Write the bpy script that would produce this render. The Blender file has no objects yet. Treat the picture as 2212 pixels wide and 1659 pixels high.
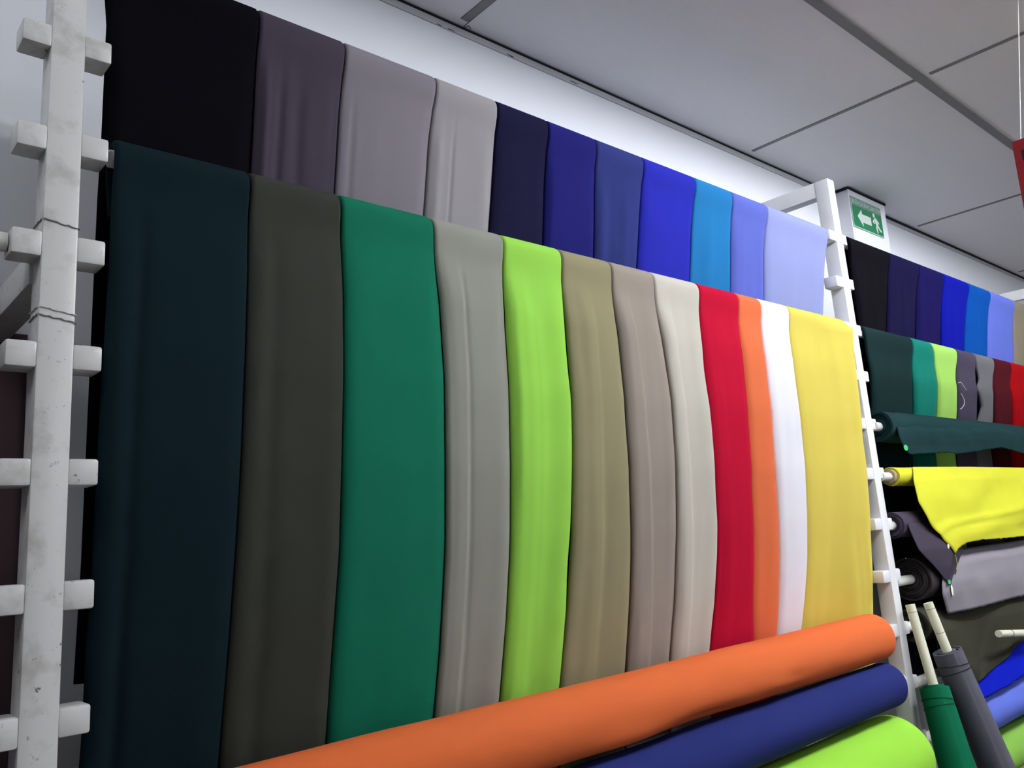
import bpy, bmesh, math, random
import numpy as np
from mathutils import Vector, noise

# ------------------------------------------------------------------ camera model
ZE = 1.5                                   # eye height above the floor
F_PX, W, H = 1808.27, 2212, 1659
yaw, pit, rol = (math.radians(a) for a in (42.0708, 10.2691, -3.7434))
FWD = np.array([math.sin(yaw)*math.cos(pit), math.cos(yaw)*math.cos(pit), math.sin(pit)])
_r = np.array([math.cos(yaw), -math.sin(yaw), 0.0]); _u = np.cross(_r, FWD)
RGT = math.cos(rol)*_r + math.sin(rol)*_u
UPV = -math.sin(rol)*_r + math.cos(rol)*_u
CAM = np.array([-0.2275, -1.0013, ZE])

def at(px, py, ax, val):
    """point of the pixel's line of sight where coordinate ax equals val"""
    d = FWD + RGT*(px-W/2)/F_PX - UPV*(py-H/2)/F_PX
    return CAM + d*(val-CAM[ax])/d[ax]

def atY(px, py, y): return at(px, py, 1, y)

C = bpy.context.scene.collection
L = 1.93                                   # bay length
STEP = 0.13                                # lug spacing
LEANY = 0.0228
def zt(k): return ZE + 0.7638-(k-1)*STEP   # top of lug k
def zp(k): return zt(k)-0.015              # rail axis of lug k
def yr(z): return 0.02 + LEANY*(z-ZE)      # rail plane follows the slightly leaning uprights

# ------------------------------------------------------------------ materials
def s2l(c):
    return tuple((v/255/12.92 if v/255 <= .04045 else ((v/255+.055)/1.055)**2.4) for v in c)

ADJ = {"cloth_black": [0.293, 0.249, 0.35], "cloth_charcoal": [0.627, 0.589, 0.585], "cloth_mid_grey": [0.632, 0.626, 0.597], "cloth_light_grey": [0.63, 0.611, 0.596], "cloth_dark_navy": [0.376, 0.368, 0.471], "cloth_indigo": [0.361, 0.351, 0.442], "cloth_slate_blue": [0.491, 0.485, 0.504], "cloth_royal_blue": [0.387, 0.389, 0.456], "cloth_cyan": [0.393, 0.471, 0.466], "cloth_periwinkle": [0.48, 0.479, 0.468], "cloth_lavender": [0.507, 0.499, 0.493], "cloth_bottle_green": [0.388, 0.44, 0.473], "cloth_olive_black": [0.615, 0.596, 0.57], "cloth_emerald": [0.425, 0.528, 0.522], "cloth_stone_grey": [0.598, 0.568, 0.575], "cloth_lime": [0.59, 0.566, 0.609], "cloth_khaki": [0.585, 0.577, 0.588], "cloth_taupe": [0.58, 0.567, 0.552], "cloth_beige": [0.676, 0.676, 0.646], "cloth_red": [0.599, 0.342, 0.554], "cloth_orange": [0.661, 0.674, 0.69], "cloth_white": [0.767, 0.758, 0.809], "cloth_yellow": [0.64, 0.64, 0.671], "cloth_soft_black": [0.133, 0.105, 0.173], "cloth_ink": [0.224, 0.175, 0.349], "cloth_navy": [0.213, 0.167, 0.344], "cloth_cobalt": [0.135, 0.179, 0.377], "cloth_azure": [0.081, 0.388, 0.407], "cloth_hyacinth": [0.538, 0.539, 0.522], "cloth_sand": [0.576, 0.574, 0.54], "cloth_forest": [0.227, 0.314, 0.33], "cloth_teal": [0.303, 0.506, 0.508], "cloth_pale_lime": [0.617, 0.596, 0.585], "cloth_plum_grey": [0.457, 0.446, 0.507], "cloth_ash": [0.516, 0.488, 0.528], "cloth_maroon": [0.517, 0.261, 0.359], "cloth_scarlet": [0.574, 0.064, 0.189], "roll_orange": [0.608, 0.682, 0.72], "roll_slate_blue": [0.415, 0.438, 0.458], "roll_lime": [0.701, 0.669, 0.702], "roll_forest": [0.231, 0.315, 0.329], "roll_lemon": [0.642, 0.625, 0.892], "roll_pale_grey": [0.542, 0.536, 0.547], "roll_cobalt": [0.298, 0.487, 0.709], "roll_hyacinth": [0.73, 0.735, 0.67], "roll_grass": [0.629, 0.626, 0.613], "roll_bottle": [0.449, 0.661, 0.622], "roll_graphite": [0.724, 0.848, 0.844], "roll_olive": [0.426, 0.412, 0.423], "roll_dark_grey": [0.435, 0.394, 0.421]}
def fabric(name, rgb, E=1.0, sheen=.15, mottle=.05):
    m = bpy.data.materials.new(name); m.use_nodes = True
    nt = m.node_tree; b = nt.nodes['Principled BSDF']
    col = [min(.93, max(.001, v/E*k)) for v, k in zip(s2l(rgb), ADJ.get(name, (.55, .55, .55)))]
    b.inputs['Roughness'].default_value = .92
    b.inputs['Specular IOR Level'].default_value = .06
    b.inputs['Sheen Weight'].default_value = 0
    b.inputs['Sheen Roughness'].default_value = .5
    tc = nt.nodes.new('ShaderNodeTexCoord')
    n1 = nt.nodes.new('ShaderNodeTexNoise'); n1.inputs['Scale'].default_value = 14; n1.inputs['Detail'].default_value = 5
    nt.links.new(tc.outputs['Object'], n1.inputs['Vector'])
    mx = nt.nodes.new('ShaderNodeMix'); mx.data_type = 'RGBA'
    mx.inputs['A'].default_value = (*[v*(1-mottle) for v in col], 1)
    mx.inputs['B'].default_value = (*[min(.95, v*(1+mottle)) for v in col], 1)
    nt.links.new(n1.outputs['Fac'], mx.inputs['Factor'])
    nt.links.new(mx.outputs['Result'], b.inputs['Base Color'])
    # fine weave
    w1 = nt.nodes.new('ShaderNodeTexNoise'); w1.inputs['Scale'].default_value = 420; w1.inputs['Detail'].default_value = 2
    nt.links.new(tc.outputs['Object'], w1.inputs['Vector'])
    bp = nt.nodes.new('ShaderNodeBump'); bp.inputs['Strength'].default_value = .10; bp.inputs['Distance'].default_value = .001
    nt.links.new(w1.outputs['Fac'], bp.inputs['Height']); nt.links.new(bp.outputs['Normal'], b.inputs['Normal'])
    return m

def plain(name, col, rough=.6, spec=.3, noise_scale=None, var=.05, bump=0, metallic=0):
    m = bpy.data.materials.new(name); m.use_nodes = True
    nt = m.node_tree; b = nt.nodes['Principled BSDF']
    c = s2l(col)
    b.inputs['Roughness'].default_value = rough
    b.inputs['Specular IOR Level'].default_value = spec
    b.inputs['Metallic'].default_value = metallic
    b.inputs['Base Color'].default_value = (*c, 1)
    if noise_scale:
        tc = nt.nodes.new('ShaderNodeTexCoord')
        n1 = nt.nodes.new('ShaderNodeTexNoise'); n1.inputs['Scale'].default_value = noise_scale; n1.inputs['Detail'].default_value = 4
        nt.links.new(tc.outputs['Object'], n1.inputs['Vector'])
        mx = nt.nodes.new('ShaderNodeMix'); mx.data_type = 'RGBA'
        mx.inputs['A'].default_value = (*[v*(1-var) for v in c], 1)
        mx.inputs['B'].default_value = (*[min(1, v*(1+var)) for v in c], 1)
        nt.links.new(n1.outputs['Fac'], mx.inputs['Factor'])
        nt.links.new(mx.outputs['Result'], b.inputs['Base Color'])
        if bump:
            bp = nt.nodes.new('ShaderNodeBump'); bp.inputs['Strength'].default_value = bump; bp.inputs['Distance'].default_value = .002
            nt.links.new(n1.outputs['Fac'], bp.inputs['Height']); nt.links.new(bp.outputs['Normal'], b.inputs['Normal'])
    return m

def worn_paint():
    m = bpy.data.materials.new('white_enamel_worn'); m.use_nodes = True
    nt = m.node_tree; b = nt.nodes['Principled BSDF']
    b.inputs['Roughness'].default_value = .32; b.inputs['Specular IOR Level'].default_value = .5
    tc = nt.nodes.new('ShaderNodeTexCoord')
    def nz(scale, detail, rough=.6):
        n = nt.nodes.new('ShaderNodeTexNoise'); n.inputs['Scale'].default_value = scale
        n.inputs['Detail'].default_value = detail; n.inputs['Roughness'].default_value = rough
        nt.links.new(tc.outputs['Object'], n.inputs['Vector']); return n
    def ramp(src, a, bb, ca=0, cb=1):
        r = nt.nodes.new('ShaderNodeMapRange'); r.inputs['From Min'].default_value = a; r.inputs['From Max'].default_value = bb
        r.inputs['To Min'].default_value = ca; r.inputs['To Max'].default_value = cb
        nt.links.new(src, r.inputs['Value']); return r.outputs['Result']
    def mix(f, A, B):
        x = nt.nodes.new('ShaderNodeMix'); x.data_type = 'RGBA'
        nt.links.new(f, x.inputs['Factor'])
        for s, v in (('A', A), ('B', B)):
            if isinstance(v, tuple): x.inputs[s].default_value = (*v, 1)
            else: nt.links.new(v, x.inputs[s])
        return x.outputs['Result']
    sm = nz(26, 4); ch = nz(95, 5, .7); big = nz(6, 3)
    c = mix(ramp(sm.outputs['Fac'], .52, .72), (.60, .60, .595), (.44, .43, .41))
    # chips only in patches
    mul = nt.nodes.new('ShaderNodeMath'); mul.operation = 'MULTIPLY'
    nt.links.new(ramp(ch.outputs['Fac'], .63, .665), mul.inputs[0]); nt.links.new(ramp(big.outputs['Fac'], .45, .6), mul.inputs[1])
    c = mix(mul.outputs[0], c, (.12, .10, .09))
    nt.links.new(c, b.inputs['Base Color'])
    bp = nt.nodes.new('ShaderNodeBump'); bp.inputs['Strength'].default_value = .25; bp.inputs['Distance'].default_value = .002
    nt.links.new(big.outputs['Fac'], bp.inputs['Height']); nt.links.new(bp.outputs['Normal'], b.inputs['Normal'])
    return m

M_POST = worn_paint()
M_POST2 = plain('white_enamel', (228, 228, 230), .4, .4, 25, .06)
M_PIPE = plain('white_painted_pipe', (222, 222, 216), .4, .4, 30, .05)
M_WALL = plain('white_wall_paint', (212, 214, 220), .75, .2, 3, .03, .05)
M_CEIL = plain('ceiling_tile', (228, 227, 230), .95, .1, 60, .03, .12)
M_BAR = plain('grey_ceiling_bar', (122, 122, 124), .5, .3, 20, .08)
M_BARD = plain('shadow_gap', (40, 40, 44), .9, .1)
M_FLOOR = plain('floor_tile', (128, 118, 110), .4, .4, 4, .08)
M_CARD = plain('cardboard_core', (170, 150, 120), .9, .1, 40, .1)
M_PVC = plain('off_white_tube', (226, 226, 204), .4, .4, 12, .06)
M_DARK = plain('dark_mark', (22, 20, 22), .8, .1)

# ------------------------------------------------------------------ object helpers
def tag(o, label=None, cat=None, group=None, kind=None):
    if label: o['label'] = label
    if cat: o['category'] = cat
    if group: o['group'] = group
    if kind: o['kind'] = kind
    return o

def thing(name, loc, label, cat, group=None):
    o = bpy.data.objects.new(name, None); C.objects.link(o); o.location = loc
    o.empty_display_size = .05
    return tag(o, label, cat, group)

def mesh(name, verts, faces, mat, parent=None, smooth=False, autos=None):
    off = Vector(parent.matrix_basis.translation) if parent else Vector((0, 0, 0))
    if parent and parent.parent: off = Vector((0, 0, 0)) + Vector(parent.parent.matrix_basis.translation) + off
    vs = [Vector(v)-off for v in verts]
    if parent is None:
        ctr = Vector([float(np.mean([v[i] for v in vs])) for i in range(3)])
        ctr.z = min(v.z for v in vs)
        vs = [v-ctr for v in vs]
    me = bpy.data.meshes.new(name); me.from_pydata([tuple(v) for v in vs], [], faces); me.update()
    me.materials.append(mat)
    bm = bmesh.new(); bm.from_mesh(me)
    bmesh.ops.recalc_face_normals(bm, faces=bm.faces); bm.to_mesh(me); bm.free()
    if smooth:
        for p in me.polygons: p.use_smooth = True
        if autos:
            me.set_sharp_from_angle(angle=math.radians(autos))
    o = bpy.data.objects.new(name, me); C.objects.link(o)
    if parent: o.parent = parent
    else: o.location = ctr
    return o

def boxdata(x0, x1, y0, y1, z0, z1, bev=0, segs=2, shear=None):
    bm = bmesh.new(); bmesh.ops.create_cube(bm, size=1)
    for v in bm.verts:
        v.co = Vector((x0+(v.co.x+.5)*(x1-x0), y0+(v.co.y+.5)*(y1-y0), z0+(v.co.z+.5)*(z1-z0)))
    if bev: bmesh.ops.bevel(bm, geom=bm.edges[:], offset=bev, segments=segs, profile=.5, affect='EDGES')
    if shear:
        for v in bm.verts: v.co = shear(v.co)
    bm.verts.index_update()
    vs = [v.co.copy() for v in bm.verts]; fs = [[v.index for v in f.verts] for f in bm.faces]
    bm.free(); return vs, fs

def box(name, x0, x1, y0, y1, z0, z1, mat, parent=None, bev=0, shear=None):
    vs, fs = boxdata(x0, x1, y0, y1, z0, z1, bev, 2, shear)
    return mesh(name, vs, fs, mat, parent, smooth=bool(bev), autos=35)

def tube(name, pts, radii, mat, parent=None, n=20, cap=True, wob=0, seed=0):
    """closed tube along a polyline"""
    pts = [Vector(p) for p in pts]
    if not hasattr(radii, '__len__'): radii = [radii]*len(pts)
    vs, fs = [], []
    prev = None
    for i, p in enumerate(pts):
        t = (pts[min(i+1, len(pts)-1)]-pts[max(i-1, 0)]).normalized()
        a = Vector((0, 0, 1)) if abs(t.z) < .9 else Vector((0, 1, 0))
        if prev is not None: a = prev
        e1 = (a-t*a.dot(t)).normalized(); e2 = t.cross(e1); prev = e1
        for k in range(n):
            th = 2*math.pi*k/n
            r = radii[i]
            if wob: r += wob*noise.noise(Vector((math.cos(th)*1.3+seed, math.sin(th)*1.3, i*.35)))
            vs.append(p+(e1*math.cos(th)+e2*math.sin(th))*r)
    for i in range(len(pts)-1):
        for k in range(n):
            fs.append([i*n+k, i*n+(k+1) % n, (i+1)*n+(k+1) % n, (i+1)*n+k])
    if cap:
        fs.append(list(range(n))[::-1]); fs.append([(len(pts)-1)*n+k for k in range(n)])
    return mesh(name, vs, fs, mat, parent, smooth=True, autos=50)

def struct(o): o['kind'] = 'structure'; return o

# ------------------------------------------------------------------ the room
YW, ZC = .367, ZE+1.18
X0R, X1R, Y0R = -3.2, 7.5, -4.6
struct(box('floor', X0R-.1, X1R+.1, Y0R-.1, YW+.1, -.1, 0, M_FLOOR))
struct(box('wall_back', X0R, X1R, YW, YW+.1, 0, ZC, M_WALL))
struct(box('wall_left', X0R-.1, X0R, Y0R, YW, 0, ZC, M_WALL))
struct(box('wall_right', X1R, X1R+.1, Y0R, YW, 0, ZC, M_WALL))
YG, XA, XB, XC = -.199, 2.099, .907, 3.352
GX = [XB-2.44, XB-1.22, XB, XA, XC, XC+1.22, XC+2.44]
GY = [YG-.61*i for i in range(7)]
# light fittings sit in the openings of these grid cells (column, row)
LIGHT_CELLS = [(3, 1), (2, 1), (0, 0), (2, 5), (5, 3)]
def ceiling_slab():
    vs, fs = [], []
    gx = [X0R-.1]+GX+[X1R+.1]; gy = [YW+.1]+GY+[Y0R-.1]
    for i in range(len(gx)-1):
        for j in range(len(gy)-1):
            if (i-1, j-1) in LIGHT_CELLS: continue
            v, f = boxdata(gx[i], gx[i+1], gy[j+1], gy[j], ZC, ZC+.12); n = len(vs)
            vs += v; fs += [[q+n for q in p] for p in f]
    struct(mesh('ceiling', vs, fs, M_CEIL))
ceiling_slab()
# front wall with an unseen window opening added for fill light
WX0, WX1, WZ0, WZ1 = 0.2, 4.2, .5, 2.3
def wall_front():
    vs, fs = [], []
    for b in ((X0R, WX0, 0, ZC), (WX1, X1R, 0, ZC), (WX0, WX1, 0, WZ0), (WX0, WX1, WZ1, ZC)):
        v, f = boxdata(b[0], b[1], Y0R-.1, Y0R, b[2], b[3]); n = len(vs)
        vs += v; fs += [[i+n for i in q] for q in f]
    struct(mesh('wall_front', vs, fs, M_WALL))
wall_front()
wn = thing('window_1', ((WX0+WX1)/2, Y0R-.05, WZ0), 'wide shop window on the street side', 'window'); wn['kind'] = 'structure'
del wn['label'], wn['category']
for a in ((WX0, WX0+.05, WZ0, WZ1), (WX1-.05, WX1, WZ0, WZ1), (WX0+.05, WX1-.05, WZ0, WZ0+.05), (WX0+.05, WX1-.05, WZ1-.05, WZ1), (2.17, 2.23, WZ0+.05, WZ1-.05)):
    box('window_frame', a[0], a[1], Y0R-.08, Y0R-.02, a[2], a[3], M_BAR, wn)

# pilaster carrying the exit sign
PY = .305
PX0, PX1 = 2.669, 2.965
struct(box('wall_pilaster', PX0, PX1, PY, YW+.01, 0, ZC, M_WALL))

# ceiling grid: tee bars a few millimetres proud of the tiles
nt_ = [0]
def trim(x0, x1, y0, y1, z0, z1, mat):
    nt_[0] += 1
    return struct(box('trim_%d' % nt_[0], x0, x1, y0, y1, z0, z1, mat))
for y in (YG, YG-.61, YG-1.22, YG-1.83, YG-2.44, YG-3.05, YG-3.66):
    trim(X0R, X1R, y-.013, y+.013, ZC-.004, ZC, M_BAR)
rows = [YW-.03, YG-.013-.0, YG-.61, YG-1.22, YG-1.83, YG-2.44, YG-3.05, YG-3.66, Y0R]
for i in range(len(rows)-1):
    for x, wd in ((XB-1.22*2, .007), (XB-1.22, .007), (XB, .011), (XA, .006), (XC, .006), (XC+1.22, .006), (XC+2.44, .006)):
        ya, yb = rows[i+1]+(.013 if i < 7 else 0), rows[i]-(.013 if i else 0)
        trim(x-wd, x+wd, ya, yb, ZC-.003, ZC, M_BAR)
# wall angle and the dark gap over it
trim(X0R, PX0, YW-.003, YW, ZC-.022, ZC-.005, plain('wall_angle', (176, 176, 180), .5, .3, 18, .1))
trim(X0R, PX0, YW-.006, YW, ZC-.005, ZC-.001, M_BARD)
ang = bpy.data.materials['wall_angle']
trim(PX1, X1R, YW-.003, YW, ZC-.022, ZC-.007, ang)
trim(PX1, X1R, YW-.009, YW, ZC-.007, ZC-.001, M_BARD)
trim(PX0-.004, PX1+.004, PY-.005, PY, ZC-.008, ZC-.001, M_BARD)
trim(PX0-.006, PX0, PY, YW, ZC-.010, ZC-.001, M_BARD)
# soot marks along the angle
def smudge(px, py, ln, h):
    p = atY(px, py, YW-.004)
    rnd = random.Random(int(px)); n = 9
    up = [(p[0]+ln*q/n, p[2]-h*rnd.uniform(.0, .35)-.1*h*q/n) for q in range(n+1)]
    dn = [(x, z-h*rnd.uniform(.12, .6)) for x, z in up][::-1]
    pts = up+dn; m_ = len(pts)
    vs = [(x, YW-.0038, z) for x, z in pts]+[(x, YW-.003, z) for x, z in pts]
    fs = [[q, q+1, m_-2-q, m_-1-q] for q in range(n)]+[[m_+q, m_+q+1, 2*m_-2-q, 2*m_-1-q][::-1] for q in range(n)]+[[q, (q+1) % m_, m_+(q+1) % m_, m_+q] for q in range(m_)]
    return mesh('paint_chip', vs, fs, M_DARK)
for k, (a, b, c, h, lab) in enumerate(((945, 50, .012, .004, 'dark chip in the wall angle left of the cross bar'), (968, 60, .02, .003, 'dark chip in the wall angle just under the cross bar'),
                         (1095, 115, .022, .004, 'short dark chip in the wall angle above the navy cloth'), (1232, 173, .03, .004, 'longer dark chip in the wall angle above the blue cloths'))):
    tag(smudge(a, b, c, h), lab, 'paint chip', 'dark chips in the wall angle')

# ------------------------------------------------------------------ rack end frames
LW, PW = .0488, .0374       # lug reach, post width
def frame(x, label, nl, lx, dx=0, mat=None):
    M_POST = mat or globals()['M_POST']
    root = thing('rack_frame', (x, 0, 0), label, 'rack frame', 'white steel end frames of the cloth rack')
    sh = lambda co: Vector((co.x+lx*(co.z-ZE), co.y+LEANY*(co.z-ZE), co.z))
    top = ZE+.923+(.06 if x == 0 else 0)
    box('post', x-PW/2+dx, x+PW/2+dx, 0, .04, 0, top, M_POST, root, .0025, sh)
    box('top_bar', x-PW/2+.001+dx, x+PW/2-.001+dx, .04+LEANY*.9, YW, top-.045, top, M_POST, root, .002, lambda co: Vector((co.x+lx*(co.z-ZE), co.y, co.z)))
    box('cross_bar', x-PW/2+.001, x+PW/2-.001, .04+LEANY*.33, YW, ZE+.32, ZE+.36, M_POST, root, .002)
    box('cross_bar', x-PW/2+.001, x+PW/2-.001, .04-LEANY*.9, YW, .3, .34, M_POST, root, .002)
    for k in range(1, nl+1):
        z1 = zt(k)
        rnd = random.Random(k+int(x*10))
        for s in (-1, 1):
            xa, xb = sorted((x+dx+s*(PW/2-.001), x+s*LW)); j = rnd.uniform(-.002, .002)
            box('lug', xa, xb, .0005, .038, z1-.030+j, z1+j*.5, M_POST, root, .003, sh)
    return root
fr = frame(0, 'white steel ladder frame with stub lugs at the near left edge', 16, .0141)
# weld beads round the near post
for zz, seed in ((ZE+.385, 3), (ZE+.272, 9), (ZE+.281, 14)):
    pts = []
    rnd = random.Random(seed)
    h = PW/2+.0008; cx0 = .0141*(zz-ZE); cy0 = LEANY*(zz-ZE)
    ring = [(-h, -.0008), (h, -.0008), (h, .0408), (-h, .0408), (-h, -.0008)]
    for a, b in zip(ring, ring[1:]):
        for t in range(10):
            f = t/10
            pts.append((a[0]+(b[0]-a[0])*f+cx0, a[1]+(b[1]-a[1])*f+cy0, zz-(a[0]+(b[0]-a[0])*f)*.16+rnd.uniform(-.0009, .0009)))
    tube('weld_seam', pts, .0008, M_BAR if seed != 14 else M_POST, fr, 6)
frame(L-.002, 'white steel ladder frame between the two bays of cloth', 16, .0098, .006, M_POST2)
frame(2*L, 'white steel end frame farthest along the wall, only its top bar showing', 16, .0098, 0, M_POST2)

# rails
def rail(k, xa, xb, label, name='hanging_rail'):
    z = zp(k); y = yr(z)
    o = tube(name, [(xa, y, z), (xb, y, z)], .011, M_PIPE, None, 20)
    return tag(o, label, 'rail', 'round rails carried on the frame lugs')
XLo, XRi = LW+.012, L-.002-LW+.008
rail(1, XLo, XRi, 'round rail under the topmost row of cloths in the near bay')
rail(3, XLo, XRi, 'round rail under the second row of cloths in the near bay')
X2a, X2b = L-.002+LW+.010, 2*L-LW+.006
rail(1, X2a, X2b, 'round rail under the topmost row of cloths in the far bay')
rail(3, X2a, X2b, 'round rail under the second row of cloths in the far bay')
rail(4, -L+LW, -LW+.004, 'round rail ending at the left side of the near frame')

# ------------------------------------------------------------------ draped lengths of cloth
def interp(tab, z):
    t = sorted(tab); return float(np.interp(z, [a for a, b in t], [b for a, b in t]))

def solve(px, prof):
    y = .02
    for _ in range(40):
        p = atY(px[0], px[1], y); y = .5*y+.5*interp(prof, p[2]-ZE)
    return (p[2]-ZE, p[0])

def smooth(a, b, x):
    t = max(0, min(1, (x-a)/(b-a))); return t*t*(3-2*t)

def drape(name, k, prof, Lb, Rb, mat, zend, zback, t=.012, creases=(), amp=.0015, seed=0, gap=(.003, .007), ripR=0, yoff=None, xmax=None):
    z0 = zp(k)-ZE; y0 = yr(z0+ZE); r = .0112
    # path: (inner y, inner z, normal y, normal z, weight for wrinkles)
    path = []
    nb = 10
    yb = y0+r
    for i in range(nb):
        f = i/(nb-1); zq = zback+(z0-zback)*f
        bl = smooth(0, .06, z0-zq)
        path.append((max(yb, (interp(prof, zq)+t+.003)*bl+yb*(1-bl))+(1-f)*.002, zq, 1, 0, (1-f)*.3))
    for i in range(1, 12):
        a = math.pi*i/12; path.append((y0+r*math.cos(a), z0+r*math.sin(a), math.cos(a), math.sin(a), 0))
    nf = int(max(16, (z0-zend)/.013))
    for i in range(nf+1):
        f = i/nf; z = z0+(zend-z0)*f
        yo = interp(prof, z); blend = smooth(0, .05, z0-z)
        yi = (y0-r)*(1-blend)+(yo+t)*blend
        path.append((yi, z, -1, 0, smooth(.0, .12, z0-z)))
    # smooth the normals of the front run
    N = len(path)
    vs, fs = [], []
    rc = min(t*.48, .006)
    nu = 44
    prev_n = None
    for i, (yi, z, ny, nz, wgt) in enumerate(path):
        if 0 < i < N-1 and nz == 0 and ny < 0:
            a, b = path[i-1], path[i+1]
            ty, tz = b[0]-a[0], b[1]-a[1]; l = math.hypot(ty, tz); ny, nz = tz/l, -ty/l
            if ny > 0: ny, nz = -ny, -nz
        zq = z
        front = ny < -.2 or i >= nb
        g = gap[0]+(gap[1]-gap[0])*smooth(.0, .25, z0-z)
        xl = interp(Lb, zq)+.0005; xr = interp(Rb, zq)-g
        if ripR: xr += ripR*noise.noise(Vector((seed, z*7, .3)))*wgt
        if i < nb: xl += .007*smooth(0, .1, z0-z); xr += (.007+max(g-.0004, 0))*smooth(0, .1, z0-z)
        if xmax: xr = min(xr, xmax)
        w = xr-xl
        ring = []
        # inner side left to right
        ring.append((xl+rc, 0)); ring.append((xl+w*.33, 0)); ring.append((xl+w*.66, 0)); ring.append((xr-rc, 0))
        for q in range(1, 5):
            a = -math.pi/2+math.pi/2*q/5; ring.append((xr-rc+rc*math.cos(a), rc+rc*math.sin(a)))
        for q in range(0, 5):
            a = math.pi/2*q/5; ring.append((xr-rc+rc*math.cos(a), t-rc+rc*math.sin(a)))
        xs = np.linspace(xr-rc, xl+rc, nu)
        for x in xs:
            ring.append((float(x), t))
        for q in range(1, 6):
            a = math.pi/2+math.pi/2*q/5; ring.append((xl+rc+rc*math.cos(a), t-rc+rc*math.sin(a)))
        for q in range(1, 5):
            a = math.pi+math.pi/2*q/5; ring.append((xl+rc+rc*math.cos(a), rc+rc*math.sin(a)))
        for (x, d) in ring:
            if d > t*.5:
                u = (x-xl)/w
                e = smooth(0, .10, u)*smooth(0, .10, 1-u)
                dd = amp*2.3*(noise.noise(Vector((x*9+seed*3.1, z*2.2, seed)))*1.2+.5*noise.noise(Vector((x*26, z*4+seed, 2.0))))*e
                # edges fall back a little so the folded layers look soft
                dd -= .005*math.exp(-((x-xl)/.010)**2)+.006*math.exp(-((xr-x)/.013)**2)
                for c in creases:
                    kind, u0, wd, dep = c[:4]; dep *= 1.6
                    u1 = c[4] if len(c) > 4 else u0       # crease position at the bottom
                    zs = c[5] if len(c) > 5 else z0       # where it starts
                    uc = u0+(u1-u0)*smooth(zend, z0, -z+zend+z0) if u1 != u0 else u0
                    uc += .012*noise.noise(Vector((z*3, seed+u0*9, 0)))
                    fd = smooth(0, .12, zs-z)
                    if kind == 'step': dd += dep*(1-smooth(uc-wd*1.9, uc+wd*1.9, u))*fd
                    elif kind == 'rise': dd += dep*smooth(uc-wd, uc+wd, u)*fd
                    elif kind == 'groove': dd -= dep*math.exp(-((u-uc)/wd)**2)*fd
                    elif kind == 'ridge': dd += dep*math.exp(-((u-uc)/wd)**2)*fd
                d = d+dd*wgt
            yy = yi+ny*d
            if yoff and ny < 0: yy += yoff((x-xl)/w, z)*smooth(0, .03, z0-z+.012)
            vs.append((x, yy, ZE+z+nz*d))
    n = len(ring)
    for i in range(N-1):
        for q in range(n):
            fs.append([i*n+q, i*n+(q+1) % n, (i+1)*n+(q+1) % n, (i+1)*n+q])
    fs.append(list(range(n))); fs.append([(N-1)*n+q for q in range(n)][::-1])
    return mesh(name, vs, fs, mat, None, smooth=True, autos=70)

prof_l = [(.60, .014), (.495, .014), (.37, .006), (.24, .008), (.115, .018), (0, .035), (-.12, .058), (-.25, .085), (-.30, .097), (-.5, .11), (-1, .12)]
prof_u = [(.80, .022), (.70, .026), (.60, .042), (.5, .060), (.45, .068), (0, .105), (-.3, .150), (-1, .16)]
LOWB = [[(247,340),(238,600),(225,800),(214,1000),(205,1200),(190,1400),(180,1600)],
[(540,398),(542,600),(535,800),(527,1000),(515,1200),(500,1400),(483,1600)],
[(735,445),(748,600),(750,800),(746,1000),(740,1200),(725,1400),(712,1590)],
[(934,492),(955,640),(966,800),(969,1000),(968,1200),(957,1400),(943,1555)],
[(1085,525),(1098,700),(1107,850),(1110,1000),(1108,1200),(1100,1350),(1086,1515)],
[(1210,557),(1228,700),(1240,850),(1243,1000),(1241,1150),(1232,1300),(1213,1490)],
[(1317,582),(1345,750),(1358,900),(1367,1050),(1370,1200),(1366,1320),(1357,1455)],
[(1408,603),(1430,700),(1455,850),(1466,1000),(1468,1150),(1463,1300),(1452,1430)],
[(1507,628),(1528,800),(1545,950),(1555,1100),(1557,1200),(1552,1300),(1540,1410)],
[(1592,649),(1606,750),(1620,900),(1628,1050),(1632,1200),(1630,1300),(1632,1385)],
[(1640,657),(1655,750),(1668,850),(1680,1000),(1690,1200),(1688,1300),(1683,1375)],
[(1700,672),(1722,800),(1735,900),(1747,1050),(1750,1200),(1744,1290),(1736,1365)],
[(1842,700),(1856,800),(1872,950),(1889,1150),(1894,1250),(1894,1320)]]
UPB = [[(235,0),(222,310)],[(557,42),(553,250),(545,390)],[(742,115),(738,250),(727,440)],[(938,185),(932,300),(920,487)],[(1070,240),(1071,350),(1060,520)],[(1180,280),(1182,400),(1178,545)],[(1283,320),(1290,450),(1288,575)],[(1385,357),(1388,450),(1380,600)],[(1497,398),(1499,500),(1495,620)],[(1577,430),(1583,500),(1583,640)],[(1652,455),(1655,550),(1656,655)],[(1786,508),(1796,560),(1799,690)]]
def bounds(S, prof): return [[solve(q, prof) for q in b] for b in S]
BL, BU = bounds(LOWB, prof_l), bounds(UPB, prof_u)
def Ef(x): return .42+.50*min(1, max(0, x)/1.5)

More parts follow.
